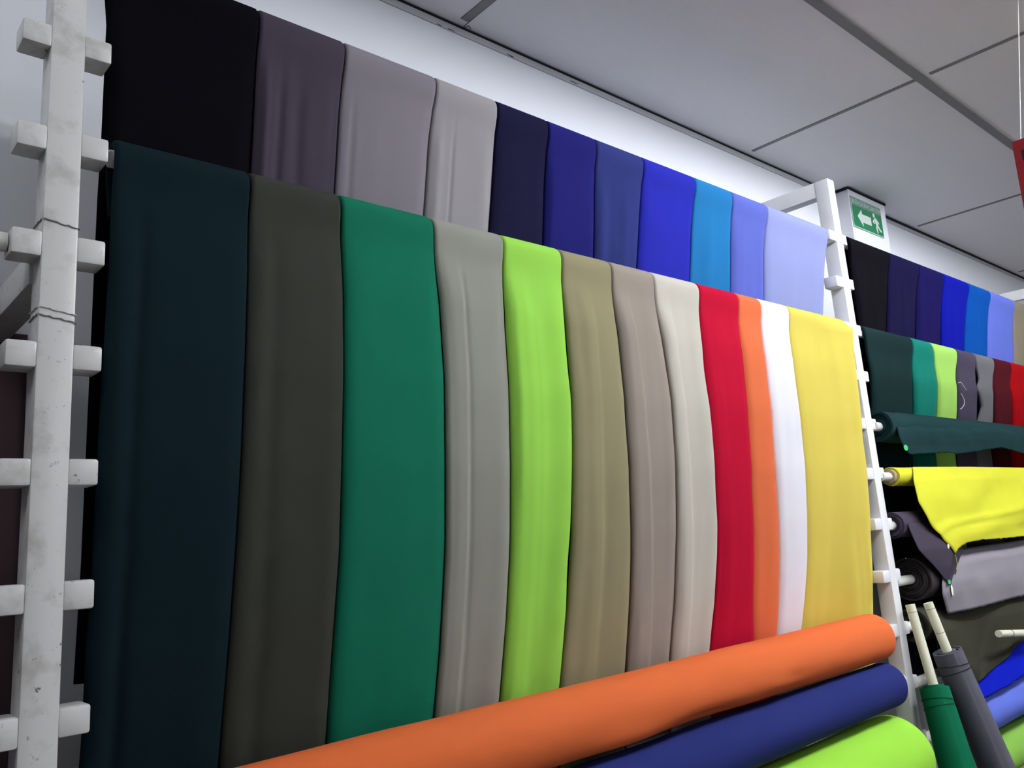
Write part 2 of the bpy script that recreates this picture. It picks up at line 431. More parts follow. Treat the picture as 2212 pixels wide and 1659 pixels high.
UP = [('black', (13,12,17), 'black length of cloth draped at the left end of the upper row', .004, [], .0008),
 ('charcoal', (62,58,70), 'charcoal grey cloth with soft creases, between the black and mid grey ones', 0, [('groove', .28, .05, .003, .2), ('groove', .5, .07, .0022, .55), ('ridge', .1, .04, .002)], .0018),
 ('mid_grey', (120,115,126), 'mid grey cloth in the upper row, right of the charcoal one', 0, [('groove', .12, .03, .0015)], .0012),
 ('light_grey', (148,146,152), 'light grey cloth in the upper row, left of the dark navy one', 0, [('groove', .33, .02, .0016), ('ridge', .12, .06, .0015)], .0012),
 ('dark_navy', (34,33,62), 'blackish navy cloth in the upper row, right of the light grey one', 0, [], .001),
 ('indigo', (43,43,125), 'deep indigo blue cloth in the upper row, right of the blackish navy one', 0, [], .0012),
 ('slate_blue', (54,64,130), 'slate blue cloth in the upper row, between indigo and royal blue', 0, [('ridge', .6, .12, .003, .6), ('groove', .3, .1, .002)], .002),
 ('royal_blue', (54,58,198), 'bright royal blue cloth in the upper row, left of the turquoise blue one', 0, [], .0014),
 ('cyan', (52,142,214), 'turquoise blue cloth in the upper row of the near bay', 0, [('ridge', .45, .2, .002)], .002),
 ('periwinkle', (116,129,235), 'narrow periwinkle blue cloth in the upper row, right of the turquoise one', 0, [], .0012),
 ('lavender', (174,186,250), 'wide pale lavender cloth closing the upper row beside the frame', 0, [('groove', .55, .12, .002, .5)], .0016)]
for i, (nm, col, lab, _, cr, am) in enumerate(UP):
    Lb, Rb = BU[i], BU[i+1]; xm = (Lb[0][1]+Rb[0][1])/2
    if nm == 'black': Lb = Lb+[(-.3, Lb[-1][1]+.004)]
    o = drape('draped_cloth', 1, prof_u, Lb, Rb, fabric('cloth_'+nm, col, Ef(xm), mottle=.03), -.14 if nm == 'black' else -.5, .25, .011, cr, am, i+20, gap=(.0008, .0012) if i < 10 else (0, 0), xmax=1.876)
    tag(o, lab, 'cloth', 'lengths of cloth draped over the upper rail of the near bay')

LOW = [('bottle_green', (17,32,37), 'very dark bottle green cloth, widest and leftmost of the lower row', [('groove', .2, .05, .002)], .001),
 ('olive_black', (49,52,48), 'dark olive grey cloth in the lower row, right of the dark bottle green', [('groove', .25, .08, .0015)], .0012),
 ('emerald', (25,107,82), 'wide emerald green cloth in the lower row', [], .0012),
 ('stone_grey', (142,146,136), 'stone grey cloth with a folded strip down its left side', [('step', .30, .02, .0035, .25), ('groove', .34, .03, .001)], .002),
 ('lime', (155,220,86), 'bright lime green cloth hanging in the lower row', [('step', .33, .05, .0025, .36), ('groove', .6, .15, .002)], .0024),
 ('khaki', (152,145,113), 'khaki cloth in the lower row, right of the lime one', [('ridge', .30, .10, .002, .3), ('step', .48, .03, .003, .46)], .002),
 ('taupe', (164,154,146), 'taupe brown cloth between the khaki and the beige ones', [('step', .30, .025, .003, .5), ('ridge', .8, .1, .001)], .002),
 ('beige', (205,200,192), 'pale beige cloth in the lower row, left of the red one', [('step', .26, .03, .0035, .34), ('ridge', .75, .15, .0015)], .002),
 ('red', (200,30,58), 'deep red cloth in the lower row of the near bay', [('rise', .18, .12, .0025)], .0014),
 ('orange', (242,122,78), 'narrow orange cloth hanging between the red and the white', [('ridge', .6, .25, .002)], .001),
 ('white', (250,250,252), 'narrow white cloth between the orange and yellow ones', [('ridge', .5, .3, .002)], .0012),
 ('yellow', (246,226,104), 'wide golden yellow cloth at the right end of the lower row', [('groove', .55, .04, .0012, .85, .02), ('groove', .75, .03, .0012, .9, .0)], .002)]
for i, (nm, col, lab, cr, am) in enumerate(LOW):
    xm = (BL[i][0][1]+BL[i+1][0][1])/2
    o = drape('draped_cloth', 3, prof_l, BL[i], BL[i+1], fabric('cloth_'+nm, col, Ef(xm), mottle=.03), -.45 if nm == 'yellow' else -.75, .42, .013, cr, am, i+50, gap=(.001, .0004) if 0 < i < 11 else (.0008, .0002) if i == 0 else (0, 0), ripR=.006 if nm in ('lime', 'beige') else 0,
              yoff=(lambda u, z: smooth(.35, 1, u)*interp([(.5, -.027), (.37, -.020), (.19, -.018), (-.05, -.037), (-.17, -.049), (-.3, -.058)], z)) if nm == 'yellow' else None, xmax=1.880)
    tag(o, lab, 'cloth', 'lengths of cloth draped over the lower rail of the near bay')

# far bay rows
prof_u2 = [(.80, .022), (.70, .026), (.5, .056), (.45, .064), (0, .13), (-1, .16)]
prof_l2 = [(.60, .014), (.49, .014), (.38, .024), (.30, .050), (.24, .074), (.0, .085), (-1, .09)]
UP2B = [[(1829,521),(1860,700)],[(1915,549),(1922,640),(1921,725)],[(1980,576),(1984,660),(1983,742)],[(2034,596),(2038,690),(2038,756)],[(2089,617),(2090,700),(2087,766)],[(2135,634),(2138,700),(2137,778)],[(2186,650),(2192,720),(2194,789)]]
LOW2B = [[(1866,719),(1887,890)],[(1970,743),(1977,820),(1977,899)],[(2013,750),(2024,800),(2027,905)],[(2066,763),(2069,820),(2071,907)],[(2105,772),(2113,830),(2115,910)],[(2146,782),(2149,840),(2150,914)],[(2183,790),(2186,840),(2190,918)]]
B2U, B2L = bounds(UP2B, prof_u2), bounds(LOW2B, prof_l2)
X2E = 2*L-LW
B2U.append([(.7, X2E), (.2, X2E)])
B2L.append([(.5, X2E-.35), (.2, X2E-.38)])
for i, (nm, col, lab) in enumerate([('soft_black', (30,28,36), 'soft black cloth beside the middle frame in the far bay'),
 ('ink', (37,34,76), 'dark ink blue cloth, second in the far bay upper row'), ('navy', (39,35,100), 'navy blue cloth, third in the far bay upper row'),
 ('cobalt', (30,40,188), 'vivid cobalt blue cloth in the far bay upper row'), ('azure', (26,92,192), 'azure blue cloth right of the cobalt in the far bay'),
 ('hyacinth', (106,122,222), 'light violet blue cloth near the right edge of the far bay'), ('sand', (138,130,117), 'sand coloured cloth cut by the right picture edge')]):
    o = drape('draped_cloth', 1, prof_u2, B2U[i], B2U[i+1], fabric('cloth_'+nm, col, .85, mottle=.03), .1, .52, .011, [], .0014, i+80, gap=(.003, .008))
    tag(o, lab, 'cloth', 'lengths of cloth draped over the upper rail of the far bay')
for i, (nm, col, lab) in enumerate([('forest', (40,64,64), 'wide dark forest green cloth beside the frame in the far bay lower row'),
 ('teal', (32,134,116), 'teal green cloth in the far bay lower row'), ('pale_lime', (168,222,110), 'pale lime cloth in the far bay lower row'),
 ('plum_grey', (84,78,92), 'plum grey cloth with loose white threads in the far bay'), ('ash', (116,118,118), 'ash grey cloth with an uneven left edge in the far bay'),
 ('maroon', (82,30,37), 'maroon cloth in the far bay lower row'), ('scarlet', (165,20,30), 'scarlet cloth at the right picture edge of the far bay')]):
    Lb = B2L[i]
    if nm == 'ash': Lb = [(.52, Lb[0][1]-.004), (.46, Lb[0][1]+.012), (.42, Lb[0][1]+.045), (.39, Lb[0][1]+.02), (.33, Lb[-1][1]+.012), (.27, Lb[-1][1]), (.1, Lb[-1][1])]
    o = drape('draped_cloth', 3, prof_l2, Lb, B2L[i+1], fabric('cloth_'+nm, col, .85, mottle=.03), -.45, .42, .010, [], .0012, i+100, gap=(.003, .006))
    tag(o, lab, 'cloth', 'lengths of cloth draped over the lower rail of the far bay')
# unseen dark cloth added left of the near frame to block light
for i, (xa, xb, col, lab) in enumerate([(-.42, -.085, (58,48,52), 'dark brown cloth hanging left of the near frame')]):
    zz = zp(4)-ZE
    pr = [(.6, .02), (.2, .01), (-.3, .05), (-1, .08)]
    o = drape('draped_cloth', 4, pr, [(.5, xa), (-1, xa)], [(.5, xb), (-1, xb)], fabric('cloth_left_%d' % i, col, .7), -1.0, -.6, .012, [], .002, i+130)
    tag(o, lab, 'cloth')

# ------------------------------------------------------------------ rolls of cloth
def roll(axis_pts, r0, r1, mat, label, group=None, core=.013, core_ext=(.05, .05), coremat=None, dents=(), seed=0, layers=5, squash=1.0, amp=.0012, name='cloth_roll', corelab=None, n=64, ns=90):
    A, B = Vector(axis_pts[0]), Vector(axis_pts[1])
    ax = (B-A); ln = ax.length; t = ax.normalized()
    e1 = Vector((0, 0, 1))-t*t.z if abs(t.z) < .8 else Vector((0, 1, 0))-t*t.y
    e1.normalize(); e2 = t.cross(e1)
    root = thing(name, A, label, 'cloth roll', group)
    vs, fs = [], []
    # end spiral profile (radius fraction, axial offset)
    def endprof(sgn):
        pr = []
        for q in range(layers):
            f = (q+1)/layers; fi = core/r0+(1-core/r0)*q/layers; fo = core/r0+(1-core/r0)*f
            off = sgn*(.0035*math.sin(q*1.9+seed)+.002)
            pr += [(fi+.002, -sgn*.003), (fi+.01, off), (fo-.012, off), (fo-.004, -sgn*.003)]
        return pr
    stations = []
    for f, o in endprof(-1): stations.append((0, f, o))
    stations.append((.0, .985, .0))
    for i in range(ns+1):
        s = .004+(ln-.008)*i/ns; stations.append((s, 1, 0))
    stations.append((ln, .985, 0))
    for f, o in endprof(1)[::-1]: stations.append((ln, f, o))
    for (s, f, o) in stations:
        fr_ = s/ln; rr = r0+(r1-r0)*fr_
        for k in range(n):
            th = 2*math.pi*k/n
            r = rr
            r += amp*noise.noise(Vector((s*5+seed, math.cos(th)*1.1, math.sin(th)*1.1)))*2
            for (ds, dth, wS, wT, dep) in dents:
                dt = (th-dth+math.pi) % (2*math.pi)-math.pi
                r += dep*math.exp(-((s-ds)/wS)**2-(dt/wT)**2)
            # loose outer layer edge
            r -= .0016*smooth(0, .5, ((th-3.9) % (2*math.pi))/(2*math.pi))
            r *= f
            vs.append(A+t*(s+o)+e1*(r*math.cos(th))+e2*(r*math.sin(th)*squash))
    N = len(stations)
    for i in range(N-1):
        for k in range(n):
            fs.append([i*n+k, i*n+(k+1) % n, (i+1)*n+(k+1) % n, (i+1)*n+k])
    fs.append(list(range(n))); fs.append([(N-1)*n+k for k in range(n)][::-1])
    mesh('cloth', vs, fs, mat, root, smooth=True, autos=40)
    cl = tube('core', [A-t*core_ext[0], A+t*.02], core*.95, coremat or M_PIPE, root, 24)
    if corelab: cl['label'] = corelab
    if core_ext[1]: tube('core', [B-t*.02, B+t*core_ext[1]], core*.95, coremat or M_PIPE, root, 24)
    return root, (A, t, e1, e2)

def flap(parent, mat, top, right, bottom, left, nu=60, nv=40, thick=.0016, wr=None, name='loose_end', fray=0, seed=0):
    """Coons patch between four edge curves of 3D points"""
    def curve(pts):
        pts = [Vector(p) for p in pts]
        d = [0]
        for a, b in zip(pts, pts[1:]): d.append(d[-1]+(b-a).length)
        def f(t):
            s = t*d[-1]
            return Vector([float(np.interp(s, d, [p[i] for p in pts])) for i in range(3)])
        return f
    T, R_, Bt, L_ = curve(top), curve(right), curve(bottom), curve(left)
    P = {}
    vs = []
    P00, P10, P01, P11 = T(0), T(1), Bt(0), Bt(1)
    for j in range(nv+1):
        v = j/nv
        for i in range(nu+1):
            u = i/nu
            p = (1-v)*T(u)+v*Bt(u)+(1-u)*L_(v)+u*R_(v)-((1-u)*(1-v)*P00+u*(1-v)*P10+(1-u)*v*P01+u*v*P11)
            if wr: p = p+Vector((0, wr(u, v, p), 0))
            if fray and j == nv: p.z += fray*noise.noise(Vector((i*.9+seed, 0, 0)))
            vs.append(p)
    fs = []
    for j in range(nv):
        for i in range(nu):
            a = j*(nu+1)+i; fs.append([a, a+1, a+nu+2, a+nu+1])
    o = mesh(name, vs, fs, mat, parent, smooth=True)
    md = o.modifiers.new('thickness', 'SOLIDIFY'); md.thickness = thick; md.offset = 0
    return o

# three big rolls across the near bay: orange, blue, lime
G1 = 'full rolls of cloth lying across the near bay'
XS, XE = .075, 1.80
roll([(XS, .008, ZE-.300), (XE, .008, ZE-.296)], .055, .057, fabric('roll_orange', (238,112,62), .85, mottle=.02),
     'long orange roll of cloth lying across the near bay, topmost of three', G1, core_ext=(.022, .082), seed=1,
     dents=[(1.0, 2.55, .10, .35, -.010), (.80, 2.3, .12, .4, .006), (1.22, 2.0, .05, .25, .004), (1.28, 1.85, .04, .2, -.003), (.4, 2.4, .2, .4, .004)])
roll([(XS, .004, ZE-.424), (XE, -.010, ZE-.405)], .055, .053, fabric('roll_slate_blue', (52,60,132), .85, mottle=.02),
     'slate blue roll of cloth just below the orange roll', G1, core_ext=(.022, .082), seed=5, dents=[(.9, 4.2, .3, .6, .003)])
roll([(XS, -.012, ZE-.572), (XE, -.010, ZE-.562)], .088, .091, fabric('roll_lime', (165,235,78), .9, mottle=.02),
     'thick lime green roll of cloth, lowest of the three big rolls', G1, core_ext=(.022, .082), seed=9, layers=7)

# far bay rolls
G2 = 'rolls of cloth carried on the far bay lugs'
m_for = fabric('roll_forest', (42,70,72), .75)
XR = 2*L-LW-.05
z = zp(5)
rt, _ = roll([(2.005, .012, z-.004), (XR, .012, z-.004)], .042, .042, m_for, 'dark green roll with a ragged loose end below the hanging cloths', G2, core_ext=(.035, .045), seed=2, layers=4)
def wr_soft(a, fx, fz, s):
    return lambda u, v, p: a*noise.noise(Vector((p.x*fx+s, p.z*fz, s)))*min(1, v*3)
yF = -.032
flap(rt, m_for, [(2.085, .001, z+.038), (3.78, .001, z+.038)], [(3.78, .001, z+.038), (3.78, yF-.003, z), (3.76, yF+.004, z-.055)],
     [atY(1963,982,yF), atY(2000,980,yF), atY(2050,977,yF), atY(2067,981,yF), atY(2110,975,yF), atY(2140,970,yF), atY(2166,966,yF), atY(2190,974,yF), atY(2212,980,yF), (3.76, yF+.004, z-.055)],
     [(2.085, .001, z+.038), atY(1934,908,-.020), atY(1939,928,yF), atY(1944,948,yF-.002), atY(1950,966,yF), atY(1963,982,yF)], 120, 24, .0014, wr_soft(.003, 14, 20, 4), fray=.004, seed=3)
# sticker
def sticker(parent, px, py, y, rx, rz, mat, name='sticker', lab=None):
    c = Vector(atY(px, py, y)); vs = [c+Vector((rx*math.cos(a), 0, rz*math.sin(a))) for a in [2*math.pi*k/18 for k in range(18)]]
    vs += [v+Vector((0, .0006, 0)) for v in vs]
    fs = [list(range(18)), list(range(18, 36))[::-1]]+[[k, (k+1) % 18, 18+(k+1) % 18, 18+k] for k in range(18)]
    o = mesh(name, vs, fs, mat, parent)
    if lab: o['label'] = lab
    return o
M_STK = plain('green_sticker', (60, 175, 95), .5)
M_TAG = plain('white_paper_tag', (235, 238, 215), .7)
sticker(rt, 1957, 967, yF-.006, .012, .008, M_STK, lab='small round green sticker')

m_yel = fabric('roll_lemon', (238,240,60), .95)
z = zp(6)
rt, _ = roll([(2.03, .010, z-.008), (XR, .010, z-.008)], .027, .030, m_yel, 'lemon yellow roll whose loose sheet hangs in a pointed corner', G2, core_ext=(.065, .045), seed=3, layers=4, core=.012)
tube('inner_core', [(2.012, .010, z-.008), (2.06, .010, z-.008)], .019, M_CARD, rt, 24)
yY = -.058
flap(rt, m_yel, [(2.12, -.012, z+.016), (2.5, -.016, z+.018), (3.78, -.012, z+.018)],
     [(3.78, -.012, z+.018), (3.78, -.05, z-.08), (3.78, yY, z-.17)],
     [atY(2063,1197,yY), atY(2070,1184,yY), atY(2088,1172,yY), atY(2120,1166,yY), atY(2165,1163,yY), atY(2212,1158,yY), (3.78, yY, z-.17)],
     [(2.12, -.012, z+.016), atY(1975,1040,-.03), atY(1985,1085,-.04), atY(2010,1130,-.05), atY(2040,1165,yY), atY(2063,1197,yY)], 110, 50, .0014,
     lambda u, v, p: (.005*math.sin((u*3+v*2.5)*4+1.5*noise.noise(Vector((p.x*4, p.z*6, 0))))+.006*noise.noise(Vector((p.x*5, p.z*9, 1)))-.005*math.exp(-((v-.72+u*.35)/.05)**2)*(1 if u < .5 else 0))*min(1, v*2.5)*min(1, (1-v)*6+.2), fray=.003, seed=8)
sticker(rt, 2049, 1180, yY-.012, .006, .006, M_TAG, 'label', 'tiny white label')

m_dgr = fabric('roll_dark_grey', (80,76,90), .8)
z = zp(7)
rt, _ = roll([(1.995, .012, z-.006), (XR, .012, z-.006)], .036, .038, m_dgr, 'dark grey roll with a corner of its cloth hanging in front', G2, core_ext=(.035, .045), seed=4, layers=4)
yD = -.050
flap(rt, m_dgr, [atY(1972,1107,.0), (2.22, -.004, z+.026), (2.42, -.004, z+.026)],
     [(2.42, -.004, z+.026), atY(2085,1160,yD+.005), atY(2084,1190,yD), atY(2072,1225,yD), atY(2060,1256,yD)],
     [atY(2054,1268,yD), atY(2056,1264,yD), atY(2060,1256,yD)],
     [atY(1972,1107,.0), atY(1966,1132,-.03), atY(1978,1160,-.04), atY(1991,1189,yD), atY(2018,1221,yD), atY(2037,1248,yD), atY(2054,1268,yD)], 40, 60, .0014,
     lambda u, v, p: .007*math.sin(u*5+v*4)*min(1, v*3)*min(1, (1-v)*4))
sticker(rt, 2051, 1257, yD-.006, .010, .006, M_STK, lab='small green sticker on the corner')
sticker(rt, 2057, 1275, yD-.005, .006, .014, M_TAG, 'paper_tag', 'narrow white tag under the sticker')

m_gry = fabric('roll_pale_grey', (158,153,162), .85)
z = zp(8)
rt, _ = roll([(2.075, .018, z-.020), (XR, .018, z-.020)], .058, .062, fabric('roll_taupe_grey', (96, 88, 90), 1.6), 'thick dark roll with a pale grey sheet hanging over its front', G2, core_ext=(.105, .045), seed=6, layers=8)
yG = -.048
flap(rt, m_gry, [(2.16, -.006, z+.041), (3.78, -.006, z+.043)], [(3.78, -.006, z+.043), (3.78, -.042, z+.01), (3.78, yG, z-.04), (3.78, yG+.01, z-.11)],
     [atY(2048,1326,yG+.008), atY(2090,1318,yG), atY(2130,1308,yG), atY(2170,1297,yG), atY(2212,1286,yG), (3.78, yG+.01, z-.11)],
     [(2.16, -.006, z+.041), (2.15, -.040, z+.01), atY(2036,1262,yG), atY(2037,1285,yG), atY(2048,1326,yG+.008)], 110, 24, .0014, wr_soft(.005, 8, 14, 2), fray=.003, seed=5)
# striped inner wrap seen at the roll's end
sticker(rt, 1957, 1206, -.02, .001, .001, M_TAG, 'label')

m_olv = fabric('roll_olive', (68,68,56), .75)
z = zp(9)
rt, _ = roll([(2.05, .016, z-.006), (XR, .016, z-.006)], .045, .047, m_olv, 'dark olive roll with loose folds hanging over the blue one', G2, core_ext=(.09, .045), seed=7, layers=5)
yO = -.040
flap(rt, m_olv, [(2.10, -.02, z+.024), (3.3, -.02, z+.024)], [(3.3, -.02, z+.024), atY(2235,1350,yO), atY(2206,1365,yO-.01), atY(2190,1386,yO-.01)],
     [atY(2050,1490,yO), atY(2085,1485,yO), atY(2111,1473,yO), atY(2126,1462,yO-.01), atY(2155,1440,yO-.01), atY(2178,1420,yO-.01), atY(2190,1386,yO-.01)],
     [(2.10, -.02, z+.024), atY(2020,1365,yO), atY(2025,1430,yO), atY(2050,1490,yO)], 70, 50, .0014,
     lambda u, v, p: .012*math.sin(u*9-v*5+.6)*min(1, v*3)*min(1, (1-v)*3+.3)*min(1, (1-u)*5))
m_blu = fabric('roll_cobalt', (28,42,200), .85)
z = zp(10)
rt, _ = roll([(2.30, .012, z-.012), (XR, .012, z-.012)], .046, .048, m_blu, 'cobalt blue roll partly covered by the olive cloth', G2, core_ext=(.33, .045), seed=8, layers=5)
yB = -.043
flap(rt, m_blu, [(2.16, -.028, z+.012), (3.78, -.028, z+.012)], [(3.78, -.028, z+.012), (3.78, yB, z-.04), (3.78, yB, z-.09)],
     [atY(2090,1522,yB), atY(2126,1509,yB), atY(2160,1490,yB), atY(2180,1480,yB), atY(2212,1457,yB), (3.78, yB, z-.09)],
     [(2.16, -.028, z+.012), atY(2085,1470,yB), atY(2090,1522,yB)], 80, 20, .0014, wr_soft(.004, 10, 12, 6), fray=.003, seed=6)
z = zp(11)
m_per = fabric('roll_hyacinth', (100,118,222), .85)
roll([(2.25, .012, z-.018), (XR, .012, z-.018)], .058, .060, m_per, 'periwinkle blue roll below the cobalt one', G2, core_ext=(.28, .045), seed=10, layers=6)
z = zp(12)
roll([(2.25, .012, z-.018), (XR, .012, z-.018)], .056, .058, fabric('roll_grass', (145,198,88), .85), 'light green roll at the lower right corner, below the periwinkle one', G2, core_ext=(.28, .045), seed=11, layers=6)

# loose white tube lying on the blue roll
a = Vector(atY(2157, 1369, -.088)); b = Vector(atY(2240, 1366, -.076))
tr = thing('loose_tube', a, 'white tube with a dark ring, end showing over the cobalt roll', 'tube')
tube('tube', [a, b+(b-a)*1.2], .0095, M_PVC, tr, 20)
f_ = .28; tube('joint_ring', [a.lerp(b, f_), a.lerp(b, f_+.012)], .0099, M_DARK, tr, 20)

# two rolls leaning upright against the far bay
def leaner(A, B, Cc, r0, r1, mat, label, rings, foot):
    A, B, Cc, foot = map(Vector, (A, B, Cc, foot))
    root, (o, t, e1, e2) = roll([B, foot], r0, r1, mat, label, 'rolls leaning upright in front of the far bay', core=.0115, core_ext=(0.001, 0), seed=rings*3+1, layers=5, ns=70, amp=.0005)
    for k, dz in enumerate((.030, .046)):
        p = B+t*dz; rr = r0+(r1-r0)*dz/(foot-B).length+.0004
        ring = [p+e1*math.cos(a)*rr+e2*math.sin(a)*rr+t*(.006*math.sin(a+k)) for a in [2*math.pi*q/40 for q in range(41)]]
        tube('tie_thread', ring, .0007, M_DARK, root, 6)
    core = [c for c in root.children if c.name.startswith('core')]
    for c in core: bpy.data.objects.remove(c)
    c = tube('core', [A, B+(B-A).normalized()*.02], .0115, M_PVC, root, 24); c['label'] = 'off-white tube core'
    for f in ((.12, .6) if rings == 2 else (.1,)):
        p = A.lerp(B, f); d = (B-A).normalized()
        tube('core_mark', [p-d*.0006, p+d*.0006], .0118, M_BAR, c, 20)
    return root
leaner((1.937, -.032, ZE-.232), (1.924, -.067, ZE-.425), None or (1.903, -.10, ZE-.599), .035, .075, fabric('roll_bottle', (22,105,75), .85),
       'emerald green roll on a white tube leaning beside the middle frame', 1, (1.795, -.285, .0))
leaner((1.971, -.062, ZE-.231), (1.986, -.086, ZE-.352), (2.039, -.13, ZE-.625), .036, .062, fabric('roll_graphite', (88,82,92), .85),
       'graphite grey roll on a white tube leaning behind the green one', 2, (2.215, -.30, .0))

# added dark sheet standing in for the wall's shade behind the near frame
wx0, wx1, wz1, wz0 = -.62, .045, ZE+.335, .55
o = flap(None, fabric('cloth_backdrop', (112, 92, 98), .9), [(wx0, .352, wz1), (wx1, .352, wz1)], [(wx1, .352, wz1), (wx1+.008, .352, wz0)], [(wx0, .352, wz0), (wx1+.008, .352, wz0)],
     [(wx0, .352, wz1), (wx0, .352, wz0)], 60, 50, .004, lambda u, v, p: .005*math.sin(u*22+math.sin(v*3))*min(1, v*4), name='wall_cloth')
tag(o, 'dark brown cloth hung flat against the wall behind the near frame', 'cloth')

# ------------------------------------------------------------------ threads
M_THR = plain('white_thread', (210, 205, 200), .8)
def thread(pts, label, r=.0007, mat=M_THR):
    P = [Vector(p) for p in pts]; Q = []
    for i in range(len(P)-1):
        p0, p1, p2, p3 = P[max(i-1, 0)], P[i], P[i+1], P[min(i+2, len(P)-1)]
        for s in range(8):
            t = s/8
            Q.append(.5*((2*p1)+(p2-p0)*t+(2*p0-5*p1+4*p2-p3)*t*t+(3*p1-p0-3*p2+p3)*t**3))
    Q.append(P[-1])
    return tag(tube('loose_thread', Q, r, mat, None, 6), label, 'thread', 'loose threads')
thread([atY(*q, .012) for q in ((2070,827),(2076,826),(2082,835),(2088,843))], 'pale thread curling on the plum grey cloth, upper one', .0009)
thread([atY(*q, .030) for q in ((2076,850),(2082,862),(2083,872),(2079,880),(2074,884))], 'pale thread curling on the plum grey cloth, lower one', .0009)
thread([atY(*q, -.062) for q in ((2063,1199),(2066,1208),(2068,1220),(2066,1230))], 'yellow thread hanging from the pointed yellow corner', .0009, m_yel)
thread([(-.062, .008, ZE+.215), (-.060, -.002, ZE+.20), (-.064, -.006, ZE+.185), (-.061, -.004, ZE+.17)], 'frayed straw coloured thread at the left picture edge', .0012, M_CARD)
thread([(XB+.012, -.0, ZC-.001)] + [tuple(at(*q, 0, XB+.012)) for q in ((1014, 47), (1013, 56), (1017, 62))], 'tiny dark fibre hanging from the ceiling cross bar', .0008, M_DARK)

# ------------------------------------------------------------------ exit sign on the pilaster
M_GRN = plain('sign_green', (18, 116, 72), .4, .4)
M_BAND = plain('sign_pale_green', (100, 138, 122), .4, .4)
M_WHT = plain('sign_white', (196, 204, 198), .5, .3)
SX0, SX1, SZ0, SZ1 = 2.674, 2.915, ZE+1.028, ZE+1.148
es = thing('exit_sign', ((SX0+SX1)/2, PY-.002, SZ0), 'green evacuation route sign with white arrow and running figure', 'sign')
box('board', SX0, SX1, PY-.004, PY-.0002, SZ0, SZ1, plain('sign_edge', (160, 180, 170), .5), es)
box('header', SX0+.004, SX1-.004, PY-.0046, PY-.0038, SZ1-.034, SZ1-.003, M_BAND, es)
box('panel', SX0+.004, SX1-.004, PY-.0046, PY-.0038, SZ0+.004, SZ1-.034, M_GRN, es)
def poly(name, pts, mat, parent, y):
    n = len(pts); vs = [(x, y, zz) for x, zz in pts]+[(x, y+.0006, zz) for x, zz in pts]
    fs = [list(range(n)), list(range(n, 2*n))[::-1]]+[[k, (k+1) % n, n+(k+1) % n, n+k] for k in range(n)]
    return mesh(name, vs, fs, mat, parent)
def S(u, v): return (SX0+.004+u*(SX1-SX0-.008), SZ0+.004+v*(SZ1-SZ0-.038))
ysg = PY-.0054
poly('arrow', [S(.14, .52), S(.30, .92), S(.30, .70), S(.60, .70), S(.60, .30), S(.30, .30), S(.30, .10)], M_WHT, es, ysg)
mans = []
def cap(a, b, w, nm):
    a, b = Vector(a), Vector(b); d = (b-a).normalized(); n = Vector((-d.y, d.x))
    return [tuple(a+n*w), tuple(a-d*w*.7), tuple(a-n*w), tuple(b-n*w*.8), tuple(b+d*w*.7), tuple(b+n*w*.8)]
vs, fs = [], []
def addp(pts, y=ysg):
    n = len(pts); o = len(vs)
    vs.extend([(x, y, zz) for x, zz in pts]+[(x, y+.0006, zz) for x, zz in pts])
    fs.extend([[o+i for i in range(n)], [o+i for i in range(n, 2*n)][::-1]]+[[o+k, o+(k+1) % n, o+n+(k+1) % n, o+n+k] for k in range(n)])
hc = S(.72, .88); addp([(hc[0]+.009*math.cos(q*math.pi/6), hc[1]+.009*math.sin(q*math.pi/6)) for q in range(12)])
for a_, b_, w_ in (((.76, .72), (.80, .46), .010), ((.74, .70), (.67, .55), .0045), ((.67, .55), (.72, .50), .004), ((.79, .70), (.87, .56), .0045),
                   ((.79, .46), (.77, .28), .006), ((.77, .28), (.79, .08), .005), ((.81, .46), (.87, .28), .006), ((.87, .28), (.93, .20), .005)):
    addp(cap(S(*a_), S(*b_), w_, ''), ysg-.0002*len(fs)/60)
mesh('running_figure', vs, fs, M_WHT, es)
def text(body, size, x, y, z, mat, parent, name, rot=0, width=None):
    cu = bpy.data.curves.new(name, 'FONT'); cu.body = body; cu.size = size; cu.extrude = .0003; cu.align_x = 'CENTER'; cu.align_y = 'CENTER'
    to = bpy.data.objects.new('tmp', cu); C.objects.link(to)
    me = bpy.data.meshes.new_from_object(to.evaluated_get(bpy.context.evaluated_depsgraph_get()))
    bpy.data.objects.remove(to)
    xs = [v.co.x for v in me.vertices]; wd = max(xs)-min(xs); sx = width/wd if width else 1
    vs = [(x+v.co.x*sx, y-v.co.z, z+v.co.y) for v in me.vertices]; fs = [list(p.vertices) for p in me.polygons]
    bpy.data.meshes.remove(me)
    return mesh(name, vs, fs, mat, parent)
text('RUTA DE EVACUACION', .026, (SX0+SX1)/2, PY-.005, SZ1-.0185, M_WHT, es, 'lettering', width=.222)

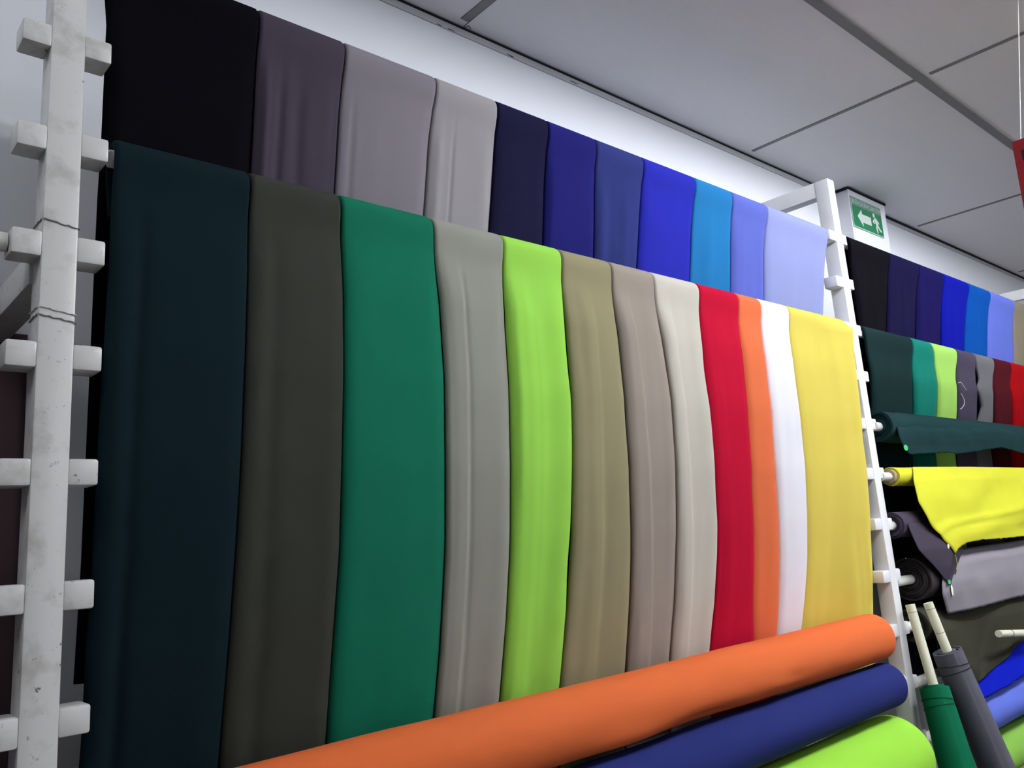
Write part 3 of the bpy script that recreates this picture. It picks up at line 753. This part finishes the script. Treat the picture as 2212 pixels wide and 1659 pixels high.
# ------------------------------------------------------------------ red hanging sign
RX = 2.056
tl = at(2185, 307, 0, RX)
rs = thing('hanging_sign', (RX, tl[1]-.17, tl[2]-.32), 'red sign board hanging from the ceiling on a white string', 'sign')
vs, fs = boxdata(RX, RX+.012, tl[1]-.34, tl[1], tl[2]-.32, tl[2], .001)
mesh('board', vs, fs, plain('red_sign', (92, 5, 12), .4, .4), rs)
p = at(2212, 326, 0, RX-.0004)
vs, fs = boxdata(RX-.0008, RX, p[1]-.05, p[1]+.006, p[2]-.022, p[2]+.004)
mesh('lettering', vs, fs, M_DARK, rs)
s0 = Vector(at(2205, 302, 0, RX+.006)); s1 = Vector(at(2199, 0, 2, ZC-.003))
tube('string', [s0-Vector((0, 0, .01)), s0, s1], .0011, M_THR, rs, 8)
s2 = s0+Vector((0, -.26, 0)); tube('string', [s2-Vector((0, 0, .01)), s2, s2+Vector((s1.x-s0.x, -.02, s1.z-s0.z))], .0011, M_THR, rs, 8)

# ------------------------------------------------------------------ lights
def emis(name, col, st):
    m = bpy.data.materials.new(name); m.use_nodes = True; nt = m.node_tree
    b = nt.nodes['Principled BSDF']; b.inputs['Base Color'].default_value = (.8, .8, .8, 1)
    b.inputs['Emission Color'].default_value = (*col, 1); b.inputs['Emission Strength'].default_value = st
    return m
M_LAMP = emis('lamp_diffuser', (.90, .94, 1), 4)
def fixture(cell, st, label):
    """recessed open troffer with two bare tubes"""
    x0, x1 = GX[cell[0]]+.014, GX[cell[0]+1]-.014; y1, y0 = GY[cell[1]]-.014, GY[cell[1]+1]+.014
    x, y = (x0+x1)/2, (y0+y1)/2
    t = thing('ceiling_light', (x, y, ZC), label, 'ceiling light', 'recessed tube lights in the ceiling')
    vs, fs = [], []
    for b in ((x0, x1, y0, y1, ZC+.085, ZC+.09), (x0, x0+.004, y0, y1, ZC, ZC+.085), (x1-.004, x1, y0, y1, ZC, ZC+.085), (x0, x1, y0, y0+.004, ZC, ZC+.085), (x0, x1, y1-.004, y1, ZC, ZC+.085)):
        v, f = boxdata(*b); n = len(vs); vs += v; fs += [[q+n for q in p] for p in f]
    mesh('reflector', vs, fs, M_PIPE, t)
    m = emis('tube_glow', (.92, .95, 1), st)
    for s in (-1, 1):
        tube('tube', [(x0+.04, y+s*.11, ZC+.003), (x1-.04, y+s*.11, ZC+.003)], .014, m, t, 12)
        for e in (x0+.025, x1-.025): box('socket', e-.015, e+.015, y+s*.11-.017, y+s*.11+.017, ZC-.005, ZC+.085, M_PIPE, t)
K = 1.25
fixture((3, 1), 88*K, 'recessed tube light opposite the middle frame of the rack')
fixture((2, 1), 82*K, 'recessed tube light opposite the near bay of cloths')
fixture((0, 0), 17*K, 'recessed tube light above and left of the photographer')  # added lamp, lifts the left wall and the cloth tops
fixture((2, 5), 40*K, 'recessed tube light nearest the street window')
fixture((5, 3), 60*K, 'recessed tube light toward the far end of the room')
# weak fill light behind the added window
ld = bpy.data.lights.new('window_daylight', 'AREA'); ld.shape = 'RECTANGLE'; ld.size = WX1-WX0-.1; ld.size_y = WZ1-WZ0-.1; ld.energy = 12; ld.color = (.86, .92, 1)
lo = bpy.data.objects.new('window_daylight', ld); C.objects.link(lo); lo.location = ((WX0+WX1)/2, Y0R-.15, (WZ0+WZ1)/2); lo.rotation_euler = (math.radians(90), 0, 0)
wd = bpy.data.worlds.new('World'); bpy.context.scene.world = wd; wd.use_nodes = True
wd.node_tree.nodes['Background'].inputs[0].default_value = (.8, .88, 1, 1); wd.node_tree.nodes['Background'].inputs[1].default_value = .35

# ------------------------------------------------------------------ camera
cd = bpy.data.cameras.new('camera'); cd.sensor_fit = 'HORIZONTAL'; cd.sensor_width = 36; cd.lens = F_PX/W*36; cd.clip_start = .05
co = bpy.data.objects.new('camera', cd); C.objects.link(co)
from mathutils import Matrix
mt = Matrix(((RGT[0], UPV[0], -FWD[0], CAM[0]), (RGT[1], UPV[1], -FWD[1], CAM[1]), (RGT[2], UPV[2], -FWD[2], CAM[2]), (0, 0, 0, 1)))
co.matrix_world = mt
sc = bpy.context.scene; sc.camera = co
sc.view_settings.view_transform = 'Standard'; sc.view_settings.look = 'None'; sc.view_settings.gamma = 1
sc.view_settings.use_curve_mapping = False; sc.view_settings.exposure = 0
